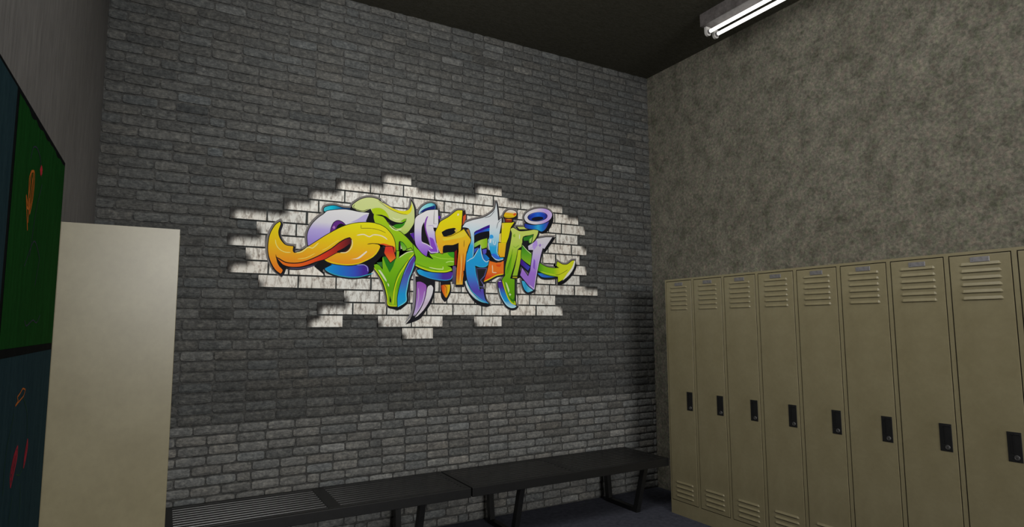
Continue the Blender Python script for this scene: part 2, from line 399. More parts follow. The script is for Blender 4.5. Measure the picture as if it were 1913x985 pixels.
# mural outlines, millimetres on the brick wall (x,z)
MURAL = [
(0,"F11","-3036,2260 -3034,2282 -3004,2297 -2963,2304 -2932,2298 -2895,2292 -2846,2293 -2808,2284 -2895,2273 -2961,2261 -3015,2254",('x',(-3040,60,165,175),(-2986,0,165,190),(-2913,10,70,125),(-2808,10,40,90))),
(0,"F11","-3136,2014 -3143,2071 -3136,2114 -3111,2164 -3071,2210 -3037,2238 -3015,2260 -2962,2273 -2895,2283 -2846,2281 -2795,2275 -2745,2274 -2716,2274 -2728,2234 -2743,2201 -2787,2179 -2849,2161 -2928,2130 -2987,2095 -3067,2046 -3129,2006",('z',(2279,197,197,198),(2180,188,186,194),(2127,158,146,196),(2040,135,118,188))),
(0,"F10","-2850,2196 -2807,2218 -2757,2254 -2726,2266 -2731,2234 -2743,2205 -2794,2200",(160,152,190)),
(0,"F11","-2987,2108 -2982,2145 -2965,2183 -2939,2199 -2908,2191 -2886,2171 -2928,2137",(85,35,115)),
(0,"F10","-2952,2138 -2941,2164 -2917,2181 -2889,2171 -2922,2140",(9,10,15)),
(0,"F10","-2977,2148 -2965,2162 -2956,2150 -2964,2137",(150,100,165)),
(0,"F10","-2651,2049 -2598,2027 -2545,1979 -2531,1928 -2609,1905 -2615,1861 -2673,1890 -2679,1858 -2698,1839 -2735,1818 -2798,1828 -2787,1897 -2700,1939",(9,10,15)),
(0,"F11","-3025,1868 -3005,1887 -2964,1892 -2910,1885 -2849,1883 -2787,1894 -2750,1899 -2721,1888 -2711,1857 -2723,1831 -2779,1815 -2841,1809 -2920,1817 -2980,1833 -3010,1847",('x',(-3028,10,135,190),(-2909,25,100,180),(-2811,45,70,170),(-2749,58,32,130))),
(0,"F10","-3091,1870 -3063,1901 -3017,1934 -3016,1904 -2968,1888 -3003,1868 -3032,1848 -3013,1807 -3049,1836",(9,10,15)),
(0,"S16.1","-3019,1853 -2980,1830 -2920,1813 -2841,1805 -2779,1810 -2723,1826 -2679,1839",(45,145,170)),
(0,"S14.9","-2799,1893 -2749,1897 -2724,1881 -2718,1850",(150,150,195)),
(0,"F11","-3323,2159 -3347,2139 -3368,2102 -3383,2060 -3389,2013 -3389,1966 -3381,1920 -3363,1875 -3337,1835 -3306,1812 -3294,1834 -3319,1865 -3334,1900 -3342,1940 -3323,1897 -3294,1872 -3255,1859 -3188,1861 -3131,1879 -3074,1903 -3034,1920 -3021,1919 -3006,1907 -2970,1896 -2922,1890 -2861,1889 -2800,1901 -2750,1918 -2700,1945 -2662,1979 -2640,2012 -2634,2039 -2667,2057 -2620,2053 -2572,2040 -2534,2017 -2519,1999 -2517,2041 -2525,2088 -2536,2113 -2552,2139 -2585,2173 -2628,2196 -2670,2203 -2717,2204 -2705,2205 -2775,2199 -2843,2184 -2910,2157 -2970,2121 -3011,2094 -3031,2080 -3078,2045 -3113,2019 -3141,1999 -3186,1967 -3225,1956 -3234,1969 -3232,1999 -3279,2004 -3308,2030 -3326,2064 -3330,2099 -3317,2147",('z',(2185,198,193,12),(2054,203,172,14),(1956,206,148,24),(1848,208,110,25))),
(0,"F11","-3334,1917 -3295,1875 -3255,1862 -3188,1864 -3132,1881 -3074,1906 -3041,1917 -3024,1923 -2983,1949 -2936,1976 -2900,1978 -2864,1999 -2846,2037 -2844,2074 -2853,2083 -2884,2072 -2926,2044 -2971,2004 -3019,1971 -3064,1943 -3121,1913 -3178,1891 -3228,1884 -3278,1888 -3323,1912",('x',(-3335,205,105,20),(-3184,205,85,20),(-3042,190,48,22),(-2951,150,35,25),(-2850,75,18,26))),
(0,"F10","-2942,1982 -2894,2009 -2852,2043 -2849,2030 -2864,2002 -2900,1979 -2936,1976",(9,10,15)),
(0,"S14.5","-3337,1923 -3323,1912 -3278,1888 -3228,1884 -3178,1891 -3121,1913 -3064,1943 -3019,1971 -2971,2004 -2926,2044 -2884,2072 -2850,2083",(9,10,15)),
(0,"S16.6","-2838,2072 -2834,2038 -2848,2003 -2875,1979 -2918,1974",(205,190,140)),
(0,"S17.4","-3021,1918 -2970,1902 -2910,1893 -2849,1893 -2787,1905 -2738,1928 -2687,1958 -2656,1992 -2644,2024",(203,182,15)),
(0,"S14.9","-2727,2046 -2689,2054 -2644,2051 -2599,2040 -2546,2011",(20,14,16)),
(0,"F10","-2641,2052 -2610,2049 -2572,2035 -2534,2011 -2521,1999 -2521,2036 -2567,2051 -2610,2059",(196,70,24)),
(0,"F00","-2543,2040 -2528,2041 -2526,1999 -2540,2019",(125,14,14)),
(0,"F10","-2844,1932 -2800,1943 -2764,1970 -2733,1997 -2726,1991 -2757,1961 -2788,1938",(208,200,185)),
(0,"S17.4","-2804,2105 -2754,2115 -2713,2101 -2684,2117 -2639,2117 -2600,2104 -2580,2089",(206,196,170)),
(0,"S13.3","-2775,2183 -2774,2158 -2704,2163 -2640,2155 -2591,2138",(60,50,15)),
(0,"S14.9","-3043,1983 -3008,2002 -2968,2035 -2926,2063",(206,186,70)),
(0,"S14.9","-3347,2039 -3340,2004 -3320,1976 -3286,1958 -3247,1957",(206,200,110)),
(0,"S16.6","-3213,1956 -3174,1967 -3135,2000 -3106,1995 -3066,2034",(207,200,120)),
(0,"S14.9","-3201,1915 -3144,1927 -3088,1960",(208,190,80)),
(0,"F10","-3341,1940 -3329,1912 -3295,1875 -3272,1862 -3279,1826 -3306,1808 -3294,1834 -3316,1860 -3331,1888",(9,10,15)),
(0,"S16.6","-3255,1851 -3188,1852 -3142,1862 -3091,1876",(70,65,95)),
(1,"F11","-2843,2291 -2840,2319 -2791,2362 -2741,2383 -2690,2387 -2644,2377 -2653,2377 -2621,2359 -2583,2333 -2539,2311 -2496,2296 -2452,2295 -2419,2314 -2403,2353 -2400,2394 -2386,2366 -2376,2334 -2373,2259 -2378,2226 -2400,2187 -2427,2153 -2457,2135 -2493,2138 -2514,2110 -2537,2150 -2575,2221 -2592,2256 -2645,2272 -2677,2259 -2709,2306 -2758,2279 -2796,2284",('z',(2400,182,190,128),(2242,176,186,120),(2169,165,182,95),(2127,130,170,30))),
(1,"F11","-2682,2274 -2629,2263 -2603,2245 -2570,2205 -2537,2177 -2482,2154 -2457,2135 -2427,2111 -2382,2066 -2348,2036 -2295,1993 -2294,1940 -2347,1937 -2370,1981 -2381,2007 -2426,2031 -2448,2056 -2481,2086 -2492,2080 -2494,2027 -2490,1930 -2506,1929 -2510,2000 -2519,2078 -2536,2119 -2563,2153 -2591,2178 -2633,2198 -2673,2208 -2684,2238",('z',(2275,150,178,14),(2132,132,172,16),(1974,102,160,18))),
(1,"F10","-2701,2304 -2667,2316 -2630,2316 -2598,2298 -2576,2268 -2565,2243 -2592,2256 -2624,2269 -2672,2265 -2693,2279",(152,178,12)),
(1,"F10","-2618,2359 -2577,2339 -2529,2320 -2485,2312 -2441,2315 -2413,2333 -2400,2370 -2394,2354 -2399,2316 -2424,2291 -2462,2285 -2501,2292 -2550,2312 -2594,2337",('x',(-2620,198,196,90),(-2550,196,188,22),(-2397,196,192,20))),
(1,"S13.7","-2653,2371 -2593,2332 -2539,2307 -2485,2292 -2429,2287",(110,105,40)),
(1,"F10","-2672,2264 -2635,2269 -2592,2259 -2560,2238 -2522,2225 -2483,2223 -2459,2230 -2434,2257 -2445,2226 -2472,2213 -2516,2207 -2532,2198 -2543,2191 -2564,2206 -2586,2236 -2613,2254",(9,10,15)),
(1,"F10","-2540,2193 -2516,2207 -2467,2216 -2442,2237 -2456,2204 -2483,2183 -2515,2177",(45,122,14)),
(1,"F00","-2484,2231 -2456,2252 -2434,2258 -2442,2240 -2462,2228",(110,160,15)),
(1,"S17.8","-2567,2198 -2542,2173 -2510,2163 -2472,2176",(188,200,150)),
(1,"S17.8","-2544,2255 -2516,2244 -2484,2250",(195,200,150)),
(1,"F00","-2709,2306 -2690,2258 -2673,2203 -2717,2205 -2741,2211 -2724,2255",(9,10,15)),
(1,"F00","-2859,2291 -2843,2316 -2839,2302 -2796,2280 -2846,2282",(9,10,15)),
(1,"S14.1","-2825,2327 -2831,2304 -2808,2291 -2764,2285 -2720,2302",(30,35,25)),
(1,"F10","-2457,2135 -2427,2150 -2395,2185 -2373,2232 -2369,2163 -2405,2149 -2371,2088 -2354,2041 -2399,2083 -2427,2111",(9,10,15)),
(1,"F00","-2408,2144 -2372,2157 -2371,2098 -2388,2119",(75,28,140)),
(1,"F10","-2486,2048 -2469,2002 -2479,1962 -2486,1975 -2492,2027",(9,10,15)),
(1,"F10","-2481,2086 -2459,2077 -2431,2036 -2455,2005 -2475,2049",('z',(2087,40,140,14),(2008,125,168,60))),
(1,"S13.7","-2487,2085 -2459,2074 -2426,2034",(9,10,15)),
(1,"F11","-2485,1959 -2458,2000 -2426,2025 -2398,2038 -2386,2017 -2414,1989 -2446,1951 -2494,1880 -2499,1922",(125,170,50)),
(1,"F11","-2675,1900 -2653,1906 -2630,1891 -2610,1867 -2614,1947 -2611,1961 -2597,1942 -2567,1893 -2554,1922 -2514,1955 -2509,2009 -2488,2010 -2491,1959 -2459,1983 -2429,2005 -2394,2015 -2373,2011 -2373,1994 -2393,1964 -2422,1917 -2445,1871 -2462,1825 -2479,1768 -2490,1718 -2495,1673 -2495,1606 -2528,1607 -2568,1617 -2572,1650 -2581,1693 -2593,1737 -2617,1797 -2646,1846 -2669,1878",('z',(2007,118,165,30),(1867,102,160,10),(1728,84,145,6),(1617,130,165,20))),
(1,"F00","-2611,1961 -2588,1904 -2558,1849 -2533,1895 -2514,1952 -2554,1922 -2586,1965",(28,106,22)),
(1,"F01","-2601,1992 -2593,2037 -2541,2041 -2514,1958 -2554,1923 -2589,1971",('z',(2005,190,48,32),(1972,196,75,25),(1927,205,115,25))),
(1,"F00","-2656,1917 -2616,1925 -2614,1883 -2633,1896",(45,95,45)),
(1,"F10","-2644,1865 -2629,1863 -2603,1831 -2580,1793 -2580,1779 -2594,1795 -2623,1836",(190,198,165)),
(1,"F10","-2574,1774 -2562,1763 -2561,1746 -2569,1752",(190,198,160)),
(1,"F10","-2529,1678 -2513,1728 -2502,1773 -2502,1606 -2529,1608",(120,162,14)),
(1,"S16.6","-2373,1999 -2417,1946 -2451,1887 -2483,1836 -2505,1784 -2520,1728 -2526,1672 -2529,1617",(198,200,22)),
(1,"S13.7","-2405,1963 -2457,1898 -2492,1846 -2514,1784 -2527,1717",(35,70,10)),
(1,"S16.1","-2675,1880 -2640,1835 -2605,1781 -2584,1726 -2570,1666 -2565,1614 -2499,1605",(190,196,25)),
(1,"F10","-2555,1683 -2543,1650 -2544,1629 -2554,1639",(9,10,15)),
(1,"S16.6","-2488,1962 -2459,1984 -2424,2005 -2376,2016",(190,200,150)),
(1,"F11","-2373,1982 -2360,1960 -2369,1908 -2389,1867 -2409,1816 -2420,1759 -2428,1697 -2427,1646 -2493,1598 -2496,1662 -2487,1718 -2473,1774 -2456,1831 -2434,1888 -2405,1946",('z',(1979,78,40,132),(1871,70,62,150),(1776,60,95,168),(1697,18,132,188),(1607,30,145,190))),
(1,"S16.6","-2363,1948 -2389,1865 -2409,1816 -2423,1748 -2431,1697 -2430,1644 -2491,1601",(95,185,200)),
(1,"S14.9","-2373,1981 -2405,1935 -2434,1877 -2451,1837",(85,130,190)),
(1,"F00","-2490,1593 -2424,1638 -2418,1624 -2470,1582 -2505,1579 -2562,1592 -2571,1605 -2528,1601",(9,10,15)),
(2,"F00","-2363,1908 -2344,1886 -2332,1830 -2295,1823 -2209,1823 -2077,1798 -2046,1858 -2049,1923 -2173,1882",(18,19,24)),
(2,"F10","-2359,1829 -2209,1829 -2202,1794 -2208,1702 -2232,1633 -2280,1564 -2316,1518 -2375,1490 -2433,1474 -2387,1529 -2359,1619 -2354,1733",(18,18,24)),
(2,"F10","-2383,1851 -2368,1851 -2360,1823 -2358,1676 -2370,1586 -2393,1529 -2422,1496 -2439,1482 -2411,1529 -2385,1585 -2377,1675 -2376,1789",(118,116,120)),
(2,"F11","-2349,1787 -2319,1790 -2273,1763 -2281,1677 -2299,1632 -2328,1580 -2375,1535 -2358,1597 -2351,1676",('z',(1790,130,68,158),(1699,142,90,168),(1609,150,118,185),(1535,175,165,190))),
(2,"S16.1","-2336,1744 -2333,1676 -2344,1620 -2364,1546",(170,150,190)),
(2,"S14.9","-2285,1723 -2299,1649 -2328,1586 -2364,1535",(185,175,200)),
(2,"F11","-2258,1758 -2233,1767 -2218,1748 -2224,1702 -2250,1644 -2292,1581 -2340,1535 -2360,1525 -2322,1575 -2293,1632 -2275,1689 -2267,1735",('z',(1769,196,196,196),(1677,192,188,196),(1632,180,165,185),(1535,195,190,195))),
(2,"F10","-2159,1801 -2077,1804 -2069,1728 -2102,1658 -2124,1643 -2152,1680",(20,20,26)),
(2,"F10","-2153,1767 -2134,1773 -2080,1775 -2083,1728 -2108,1675 -2118,1678 -2146,1726",('x',(-2153,170,45,25),(-2124,205,105,20),(-2083,203,180,20))),
(2,"S13.3","-2128,1773 -2109,1751 -2108,1704",(9,10,15)),
(2,"F11","-2350,1875 -2326,1882 -2284,1869 -2222,1863 -2154,1866 -2062,1872 -2055,1852 -2071,1822 -2109,1810 -2172,1813 -2246,1822 -2301,1837 -2338,1852",('x',(-2350,40,150,185),(-2295,12,130,188),(-2185,45,85,168),(-2141,62,40,140),(-2059,75,38,138))),
(2,"S15.7","-2332,1847 -2246,1820 -2172,1810 -2109,1809 -2071,1821 -2057,1852",(50,140,190)),
(2,"F11","-2373,2017 -2357,1966 -2363,1923 -2326,1902 -2284,1883 -2235,1868 -2172,1866 -2110,1869 -2062,1886 -2072,1907 -2110,1920 -2046,1929 -2044,2024 -2085,2030 -2136,2019 -2217,2013 -2255,2018 -2242,1989 -2217,1965 -2260,1977 -2303,1998 -2334,2030 -2341,2028 -2381,2068",('z',(2025,112,168,18),(1950,108,162,22),(1874,120,172,12))),
(2,"F10","-2104,2017 -2073,2029 -2044,2027 -2043,1982 -2079,1992",(48,138,22)),
(2,"S14.9","-2248,1995 -2173,1976 -2110,1973 -2050,1976",(150,190,60)),
(2,"S16.6","-2117,1943 -2085,1954 -2046,1953",(170,205,110)),
(2,"S18.2","-2363,1914 -2320,1896 -2259,1879 -2185,1871 -2110,1876 -2068,1891",(192,198,22)),
(2,"S13.7","-2357,1926 -2308,1908 -2247,1894 -2173,1879",(60,110,10)),
(2,"S15.7","-2253,1901 -2198,1892 -2138,1892 -2140,1913",(200,210,150)),
(2,"F11","-2342,2302 -2334,2330 -2311,2359 -2272,2385 -2237,2393 -2208,2385 -2207,2344 -2260,2331 -2305,2316 -2333,2297",('x',(-2345,170,190,200),(-2283,115,185,192),(-2237,95,180,190),(-2208,40,90,130))),
(2,"F10","-2339,2305 -2300,2341 -2248,2365 -2211,2377 -2211,2352 -2260,2338 -2311,2317",(12,28,98)),
(2,"F11","-2367,2262 -2350,2285 -2317,2307 -2271,2333 -2213,2344 -2184,2346 -2182,2234 -2195,2200 -2209,2177 -2200,2134 -2182,2070 -2175,2018 -2193,2016 -2239,2007 -2262,2032 -2265,2000 -2273,1983 -2307,2003 -2341,2038 -2361,2069 -2370,2111 -2372,2208",('z',(2309,200,198,199),(2194,192,188,198),(2129,168,150,205),(2065,150,115,195),(2000,122,78,178))),
(2,"F10","-2252,2130 -2223,2121 -2205,2079 -2187,2026 -2245,2028 -2259,2043 -2233,2039",(118,62,172)),
(2,"F10","-2296,2244 -2315,2201 -2315,2099 -2297,2084 -2245,2063 -2257,2097 -2275,2150 -2290,2203",(16,16,18)),
(2,"F10","-2271,2289 -2264,2288 -2276,2253 -2281,2204 -2266,2146 -2250,2098 -2242,2063 -2260,2108 -2281,2161 -2294,2225 -2286,2263",(115,55,152)),
(2,"S16.1","-2314,2086 -2280,2077 -2245,2060 -2225,2043",(200,195,205)),
(2,"S14.9","-2187,2059 -2181,2018 -2239,2015 -2259,2033",(200,192,210)),
(2,"F10","-2265,2035 -2259,2000 -2221,1963 -2256,1976 -2272,1984 -2268,2010",(9,10,15)),
(2,"S03.7","-2213,2341 -2216,2297 -2218,2235 -2191,2237",(35,33,40)),
(2,"S13.3","-2267,2216 -2224,2219 -2212,2166",(150,120,180)),
(2,"F00","-2222,2206 -2195,2208 -2205,2175 -2216,2182",(9,10,15)),
(2,"F00","-2181,2300 -2163,2299 -2169,2273 -2179,2278",(75,25,150)),
(3,"F00","-2058,1921 -2033,1919 -2031,1783 -2063,1782 -2058,1868",('z',(1921,90,75,120),(1782,60,60,70))),
(3,"F01","-2058,2050 -2028,2074 -2010,2081 -2010,1912 -2013,1928 -2042,1928 -2042,2036",('x',(-2042,120,14,12),(-2013,75,12,14))),
(3,"F11","-2203,2172 -2186,2211 -2166,2252 -2143,2270 -2095,2299 -2024,2356 -1978,2360 -1984,2278 -1992,2204 -2011,2189 -1965,2218 -1931,2175 -1903,2132 -1925,2086 -1946,2006 -1950,1974 -1961,1887 -1972,1825 -1974,1779 -2029,1777 -2026,1859 -2019,1935 -2012,2022 -2009,2043 -2010,2014 -2010,2103 -2058,2083 -2135,2072 -2142,2012 -2161,2014 -2182,2059 -2197,2112",('z',(2357,198,190,18),(2290,200,192,8),(2195,202,182,10),(2134,205,165,30),(2012,205,142,32),(1924,206,112,20),(1859,205,110,20),(1793,204,150,35),(1744,200,180,100))),
(3,"F10","-2135,2122 -2082,2126 -2016,2130 -2034,2101 -2135,2084 -2153,2093",(206,158,22)),
(3,"F10","-2147,2127 -2082,2142 -2011,2175 -1956,2201 -1937,2175 -1974,2150 -2034,2134 -2135,2111",(203,182,45)),
(3,"F10","-2153,2176 -2112,2201 -2041,2217 -2023,2191 -2071,2160 -2136,2146",(9,10,15)),
(3,"F10","-2047,2200 -2029,2213 -2020,2197 -2035,2183",(190,165,70)),
(3,"S14.1","-2147,2144 -2082,2150 -2023,2180 -1965,2215 -1903,2135",(9,10,15)),
(3,"F10","-2141,2067 -2070,2076 -2013,2096 -2011,2069 -2040,2034 -2105,2022 -2134,2014",(9,10,15)),
(3,"F00","-1966,2333 -1949,2331 -1949,2298 -1971,2251 -1987,2243 -1980,2289",(185,72,38)),
(3,"F00","-1980,2329 -1954,2373 -1949,2334 -1972,2315 -1974,2217 -1983,2208",(40,25,25)),
(3,"S14.1","-1962,2128 -1964,2072",(60,45,20)),
(3,"S15.3","-2004,2023 -2004,1936 -2011,1794",(170,70,15)),
(3,"S16.6","-1984,2008 -1986,1911 -1997,1784",(206,170,90)),
(3,"S14.1","-1970,2025 -1972,1927 -1983,1800",(150,70,25)),
(3,"F10","-2021,2331 -2008,2332 -2011,2317 -2022,2316",(205,200,190)),
(3,"S14.9","-2194,2091 -2176,2043 -2161,2014",(195,180,120)),
(3,"F00","-1941,2208 -1922,2221 -1900,2172 -1910,2154",(160,110,50)),
(4,"F10","-1969,1887 -1944,1888 -1935,1822 -1896,1741 -1850,1686 -1792,1641 -1729,1621 -1758,1610 -1827,1620 -1890,1665 -1941,1735 -1960,1785",(16,16,22)),
(4,"F11","-1977,2228 -1953,2263 -1891,2291 -1797,2319 -1733,2356 -1691,2398 -1680,2460 -1668,2397 -1660,2305 -1629,2331 -1629,2296 -1646,2207 -1656,2126 -1662,2045 -1649,2017 -1610,2007 -1627,1986 -1662,1983 -1698,1993 -1728,2024 -1746,2069 -1751,2142 -1741,2241 -1797,2231 -1875,2196 -1877,2111 -1879,2021 -1891,1990 -1847,2046 -1822,2098 -1814,2048 -1801,1986 -1771,1968 -1739,1981 -1749,1953 -1781,1928 -1822,1928 -1868,1930 -1865,1876 -1850,1814 -1827,1743 -1818,1725 -1821,1749 -1793,1752 -1790,1718 -1775,1667 -1746,1636 -1804,1651 -1861,1696 -1907,1756 -1935,1822 -1946,1898 -1945,1980 -1936,2037 -1939,2018 -1915,2087 -1900,2132 -1922,2221",('z',(2397,185,192,196),(2282,196,199,202),(2208,175,195,205),(2139,130,182,204),(2088,38,148,196),(1969,22,138,192),(1868,35,125,190),(1789,65,85,170),(1728,75,58,155),(1667,60,90,170))),
(4,"F10","-1739,2166 -1730,2187 -1707,2183 -1704,2163 -1720,2156 -1733,2115",(40,140,205)),
(4,"F10","-1733,2155 -1723,2156 -1727,2121 -1739,2120",(200,205,208)),
(4,"S14.9","-1707,2145 -1701,2111 -1688,2109 -1683,2136",(190,205,210)),
(4,"S15.3","-1665,2125 -1672,2056 -1656,2017",(180,205,215)),
(4,"F10","-1727,2030 -1695,2037 -1669,2022 -1643,2009 -1656,1992 -1695,2002",(45,95,195)),
(4,"S17.4","-1751,2120 -1739,2052 -1714,2009 -1682,1989 -1643,1985 -1613,1997",(195,200,205)),
(4,"F10","-1873,2196 -1809,2234 -1738,2267 -1739,2241 -1797,2219 -1873,2184",(46,12,120)),
(4,"F10","-1873,2185 -1797,2220 -1739,2242 -1741,2215 -1809,2200 -1873,2167",('x',(-1873,20,80,170),(-1809,45,50,160),(-1739,20,110,190))),
(4,"F10","-1875,2168 -1809,2201 -1741,2216 -1745,2151 -1816,2135 -1875,2106",(9,10,15)),
(4,"F10","-1874,2106 -1822,2137 -1760,2156 -1765,2082 -1809,2069 -1819,2098 -1873,2077",('x',(-1874,110,165,70),(-1828,150,178,60),(-1765,120,165,10))),
(4,"F00","-1874,2075 -1825,2103 -1806,2068 -1765,2082 -1755,2065 -1736,2063 -1717,2013 -1682,1981 -1733,1973 -1758,1994 -1796,1981 -1814,2048 -1819,2081 -1878,2010",(9,10,15)),
(4,"F00","-1873,2064 -1835,2077 -1875,2027",(50,75,175)),
(4,"F10","-1804,2062 -1765,2070 -1771,2033 -1796,2026",(72,70,168)),
(4,"F10","-1801,2023 -1778,2027 -1739,1994 -1768,1972 -1793,1987",('x',(-1803,20,70,150),(-1739,10,120,190))),
(4,"S16.6","-1819,2095 -1813,2042 -1796,1987 -1768,1967 -1739,1981",(170,200,215)),
(4,"S15.3","-1939,1960 -1908,1981 -1881,1996 -1834,2072",(170,195,205)),
(4,"S14.1","-1784,2320 -1733,2338 -1691,2386",(9,10,15)),
(4,"S14.1","-1675,2240 -1662,2287 -1632,2319",(60,70,80)),
(4,"S13.7","-1878,2190 -1879,2111 -1887,1998",(170,190,200)),
(4,"F10","-1955,1805 -1938,1809 -1928,1776 -1907,1736 -1867,1696 -1827,1666 -1769,1640 -1804,1645 -1861,1669 -1912,1714 -1941,1759",('z',(1811,190,192,194),(1711,185,195,198),(1655,90,170,190))),
(4,"S15.3","-1944,1816 -1927,1776 -1896,1731 -1850,1691 -1804,1661 -1746,1636",(45,165,195)),
(4,"S14.9","-1868,1927 -1863,1876 -1847,1814 -1827,1743",(50,160,200)),
(4,"F00","-1865,1922 -1758,1929 -1781,1843 -1790,1806 -1793,1759 -1830,1758 -1850,1840",(30,30,34)),
(4,"S07.4","-1855,1909 -1765,1915 -1784,1853 -1819,1820 -1793,1785 -1794,1765 -1833,1768 -1855,1909",(82,80,138)),
(4,"F00","-1844,1893 -1784,1895 -1796,1847 -1827,1814 -1801,1785 -1801,1774 -1827,1775",(24,24,27)),
(4,"S15.7","-1865,1935 -1822,1924 -1775,1929 -1743,1954",(35,165,195)),
(5,"F01","-1740,1975 -1675,1963 -1610,1982 -1611,1875 -1675,1866 -1734,1834 -1791,1807 -1758,1895",('z',(1977,205,100,28),(1898,206,105,28),(1845,195,60,28))),
(5,"F10","-1681,1951 -1633,1954 -1645,1932 -1675,1936",(195,72,18)),
(5,"S19.0","-1788,1809 -1734,1834 -1675,1863 -1611,1876",(203,180,18)),
(5,"S17.4","-1714,1944 -1711,1903 -1711,1884 -1675,1884",(206,185,150)),
(5,"F10","-1734,1980 -1705,1971 -1645,1968 -1615,1982 -1615,1992 -1675,1978",(25,25,28)),
(5,"F01","-1626,2290 -1510,2306 -1543,2262 -1564,2178 -1587,2124 -1602,2014 -1643,2011 -1661,2039 -1656,2126 -1633,2127 -1629,2220",('z',(2298,200,190,14),(2129,200,188,8),(2123,206,170,22),(2013,206,150,28))),
(5,"S03.7","-1656,2126 -1584,2132",(130,70,20)),
(5,"F00","-1649,2196 -1633,2208 -1635,2130 -1654,2135",(205,180,90)),
(5,"F00","-1626,2287 -1608,2290 -1611,2245 -1628,2244",(203,180,70)),
(5,"F01","-1596,2331 -1530,2336 -1533,2305 -1593,2300",(120,36,18)),
(5,"S15.3","-1583,2322 -1536,2326",(205,130,20)),
(5,"F11","-1608,2347 -1596,2377 -1563,2402 -1523,2405 -1492,2393 -1489,2372 -1503,2350 -1563,2335 -1593,2337",('z',(2408,200,198,194),(2388,200,190,170),(2376,204,150,20),(2354,198,172,12),(2338,160,130,20))),
(5,"F00","-1523,2369 -1499,2386 -1489,2375 -1509,2358",(195,75,25)),
(5,"F10","-1596,2336 -1563,2335 -1516,2346 -1489,2363 -1523,2334 -1589,2328",(9,10,15)),
(6,"F00","-1579,2113 -1547,2228 -1529,2221 -1538,2156 -1575,2009 -1598,1944 -1598,2008",(26,28,30)),
(6,"F11","-1663,1805 -1640,1827 -1622,1811 -1604,1749 -1574,1681 -1544,1645 -1492,1620 -1507,1607 -1544,1603 -1586,1623 -1628,1680 -1652,1742",('z',(1828,70,20,115),(1765,62,45,140),(1718,35,110,180),(1660,22,138,192),(1613,150,190,205))),
(6,"S16.6","-1659,1815 -1634,1816",(185,175,200)),
(6,"S16.6","-1655,1763 -1640,1711 -1610,1659 -1574,1623 -1532,1607 -1495,1616",(160,200,212)),
(6,"F00","-1459,2080 -1369,2151 -1337,2021 -1456,1950 -1451,1854 -1503,1836 -1549,1838 -1502,1948",(10,12,14)),
(6,"F01","-1482,2270 -1402,2276 -1373,2259 -1463,2252",(172,182,92)),
(6,"F11","-1545,2248 -1524,2261 -1463,2238 -1368,2248 -1277,2272 -1282,2231 -1307,2184 -1345,2142 -1369,2141 -1330,2211 -1426,2192 -1438,2114 -1473,2087 -1502,1980 -1535,1875 -1549,1841 -1507,1837 -1509,1835 -1510,1661 -1502,1630 -1538,1645 -1568,1681 -1598,1744 -1625,1827 -1597,1864 -1598,1880 -1594,1936 -1575,2009 -1547,2123 -1533,2213",('z',(2257,178,190,92),(2127,165,186,78),(2046,140,176,35),(1917,112,165,18),(1820,92,152,10),(1693,82,142,5))),
(6,"F10","-1524,2197 -1505,2211 -1501,2187 -1515,2182",(130,165,40)),
(6,"S17.0","-1459,2210 -1462,2169",(205,210,190)),
(6,"S14.9","-1520,2109 -1501,2095 -1464,2120",(110,150,45)),
(6,"F10","-1548,2010 -1529,2043 -1548,1930 -1571,1881 -1594,1880 -1580,1929",(90,150,14)),
(6,"S14.1","-1524,2084 -1553,1978 -1580,1905",(60,105,15)),
(6,"S05.3","-1492,2013 -1516,1932 -1548,1844 -1504,1842",(9,10,15)),
(6,"F01","-1475,2079 -1434,2081 -1455,1983 -1484,1867 -1528,1865 -1502,1948 -1483,2030",('z',(2079,175,190,30),(1869,130,170,40))),
(6,"F00","-1526,1859 -1484,1859 -1486,1846 -1530,1846",(140,135,20)),
(6,"F01","-1424,2186 -1328,2215 -1348,2142 -1369,2141 -1375,2164 -1421,2158",(42,112,30)),
(6,"F00","-1364,2176 -1335,2198 -1350,2148 -1367,2147",(150,180,90)),
(6,"F00","-1434,2153 -1377,2160 -1383,2117 -1370,2085 -1403,2091 -1438,2130",(22,24,28)),
(6,"S14.9","-1545,2251 -1519,2263 -1463,2238 -1368,2250 -1277,2273",(18,24,14)),
(6,"F10","-1595,1812 -1582,1802 -1558,1745 -1565,1723 -1580,1765",(188,202,150)),
(6,"F00","-1565,1697 -1525,1669 -1512,1693 -1510,1658 -1538,1661",(35,100,10)),
(6,"S18.2","-1622,1822 -1598,1749 -1568,1681 -1538,1645 -1502,1632 -1510,1660",(195,198,22)),
(6,"F00","-1555,1724 -1548,1716 -1540,1712 -1549,1707 -1553,1697 -1557,1709 -1565,1712 -1557,1716",(200,208,170)),
(7,"F11","-1290,1894 -1227,1896 -1158,1879 -1089,1874 -1178,1862 -1247,1865",('x',(-1290,40,120,190),(-1227,40,90,175),(-1099,10,90,170))),
(7,"F11","-1265,1982 -1207,1954 -1128,1945 -1068,1950 -1097,1967 -1087,2003 -1037,1981 -986,1983 -934,2017 -909,2020 -924,1958 -977,1892 -1039,1848 -1083,1827 -1084,1874 -1158,1879 -1227,1893 -1287,1917",('x',(-1285,50,125,20),(-1227,105,165,22),(-1128,130,176,18),(-1058,185,194,28),(-910,192,196,30))),
(7,"S13.7","-1188,1895 -1089,1888 -1028,1911 -981,1938",(60,75,10)),
(7,"S16.1","-1256,1910 -1178,1895 -1099,1885",(180,195,40)),
(7,"F10","-909,2022 -901,2010 -923,1948 -975,1886 -1037,1842 -987,1903 -935,1962",(205,205,196)),
(7,"F10","-1081,1824 -1029,1836 -967,1881 -909,1950 -894,2010 -888,1968 -936,1889 -1019,1819 -1082,1800",(9,10,15)),
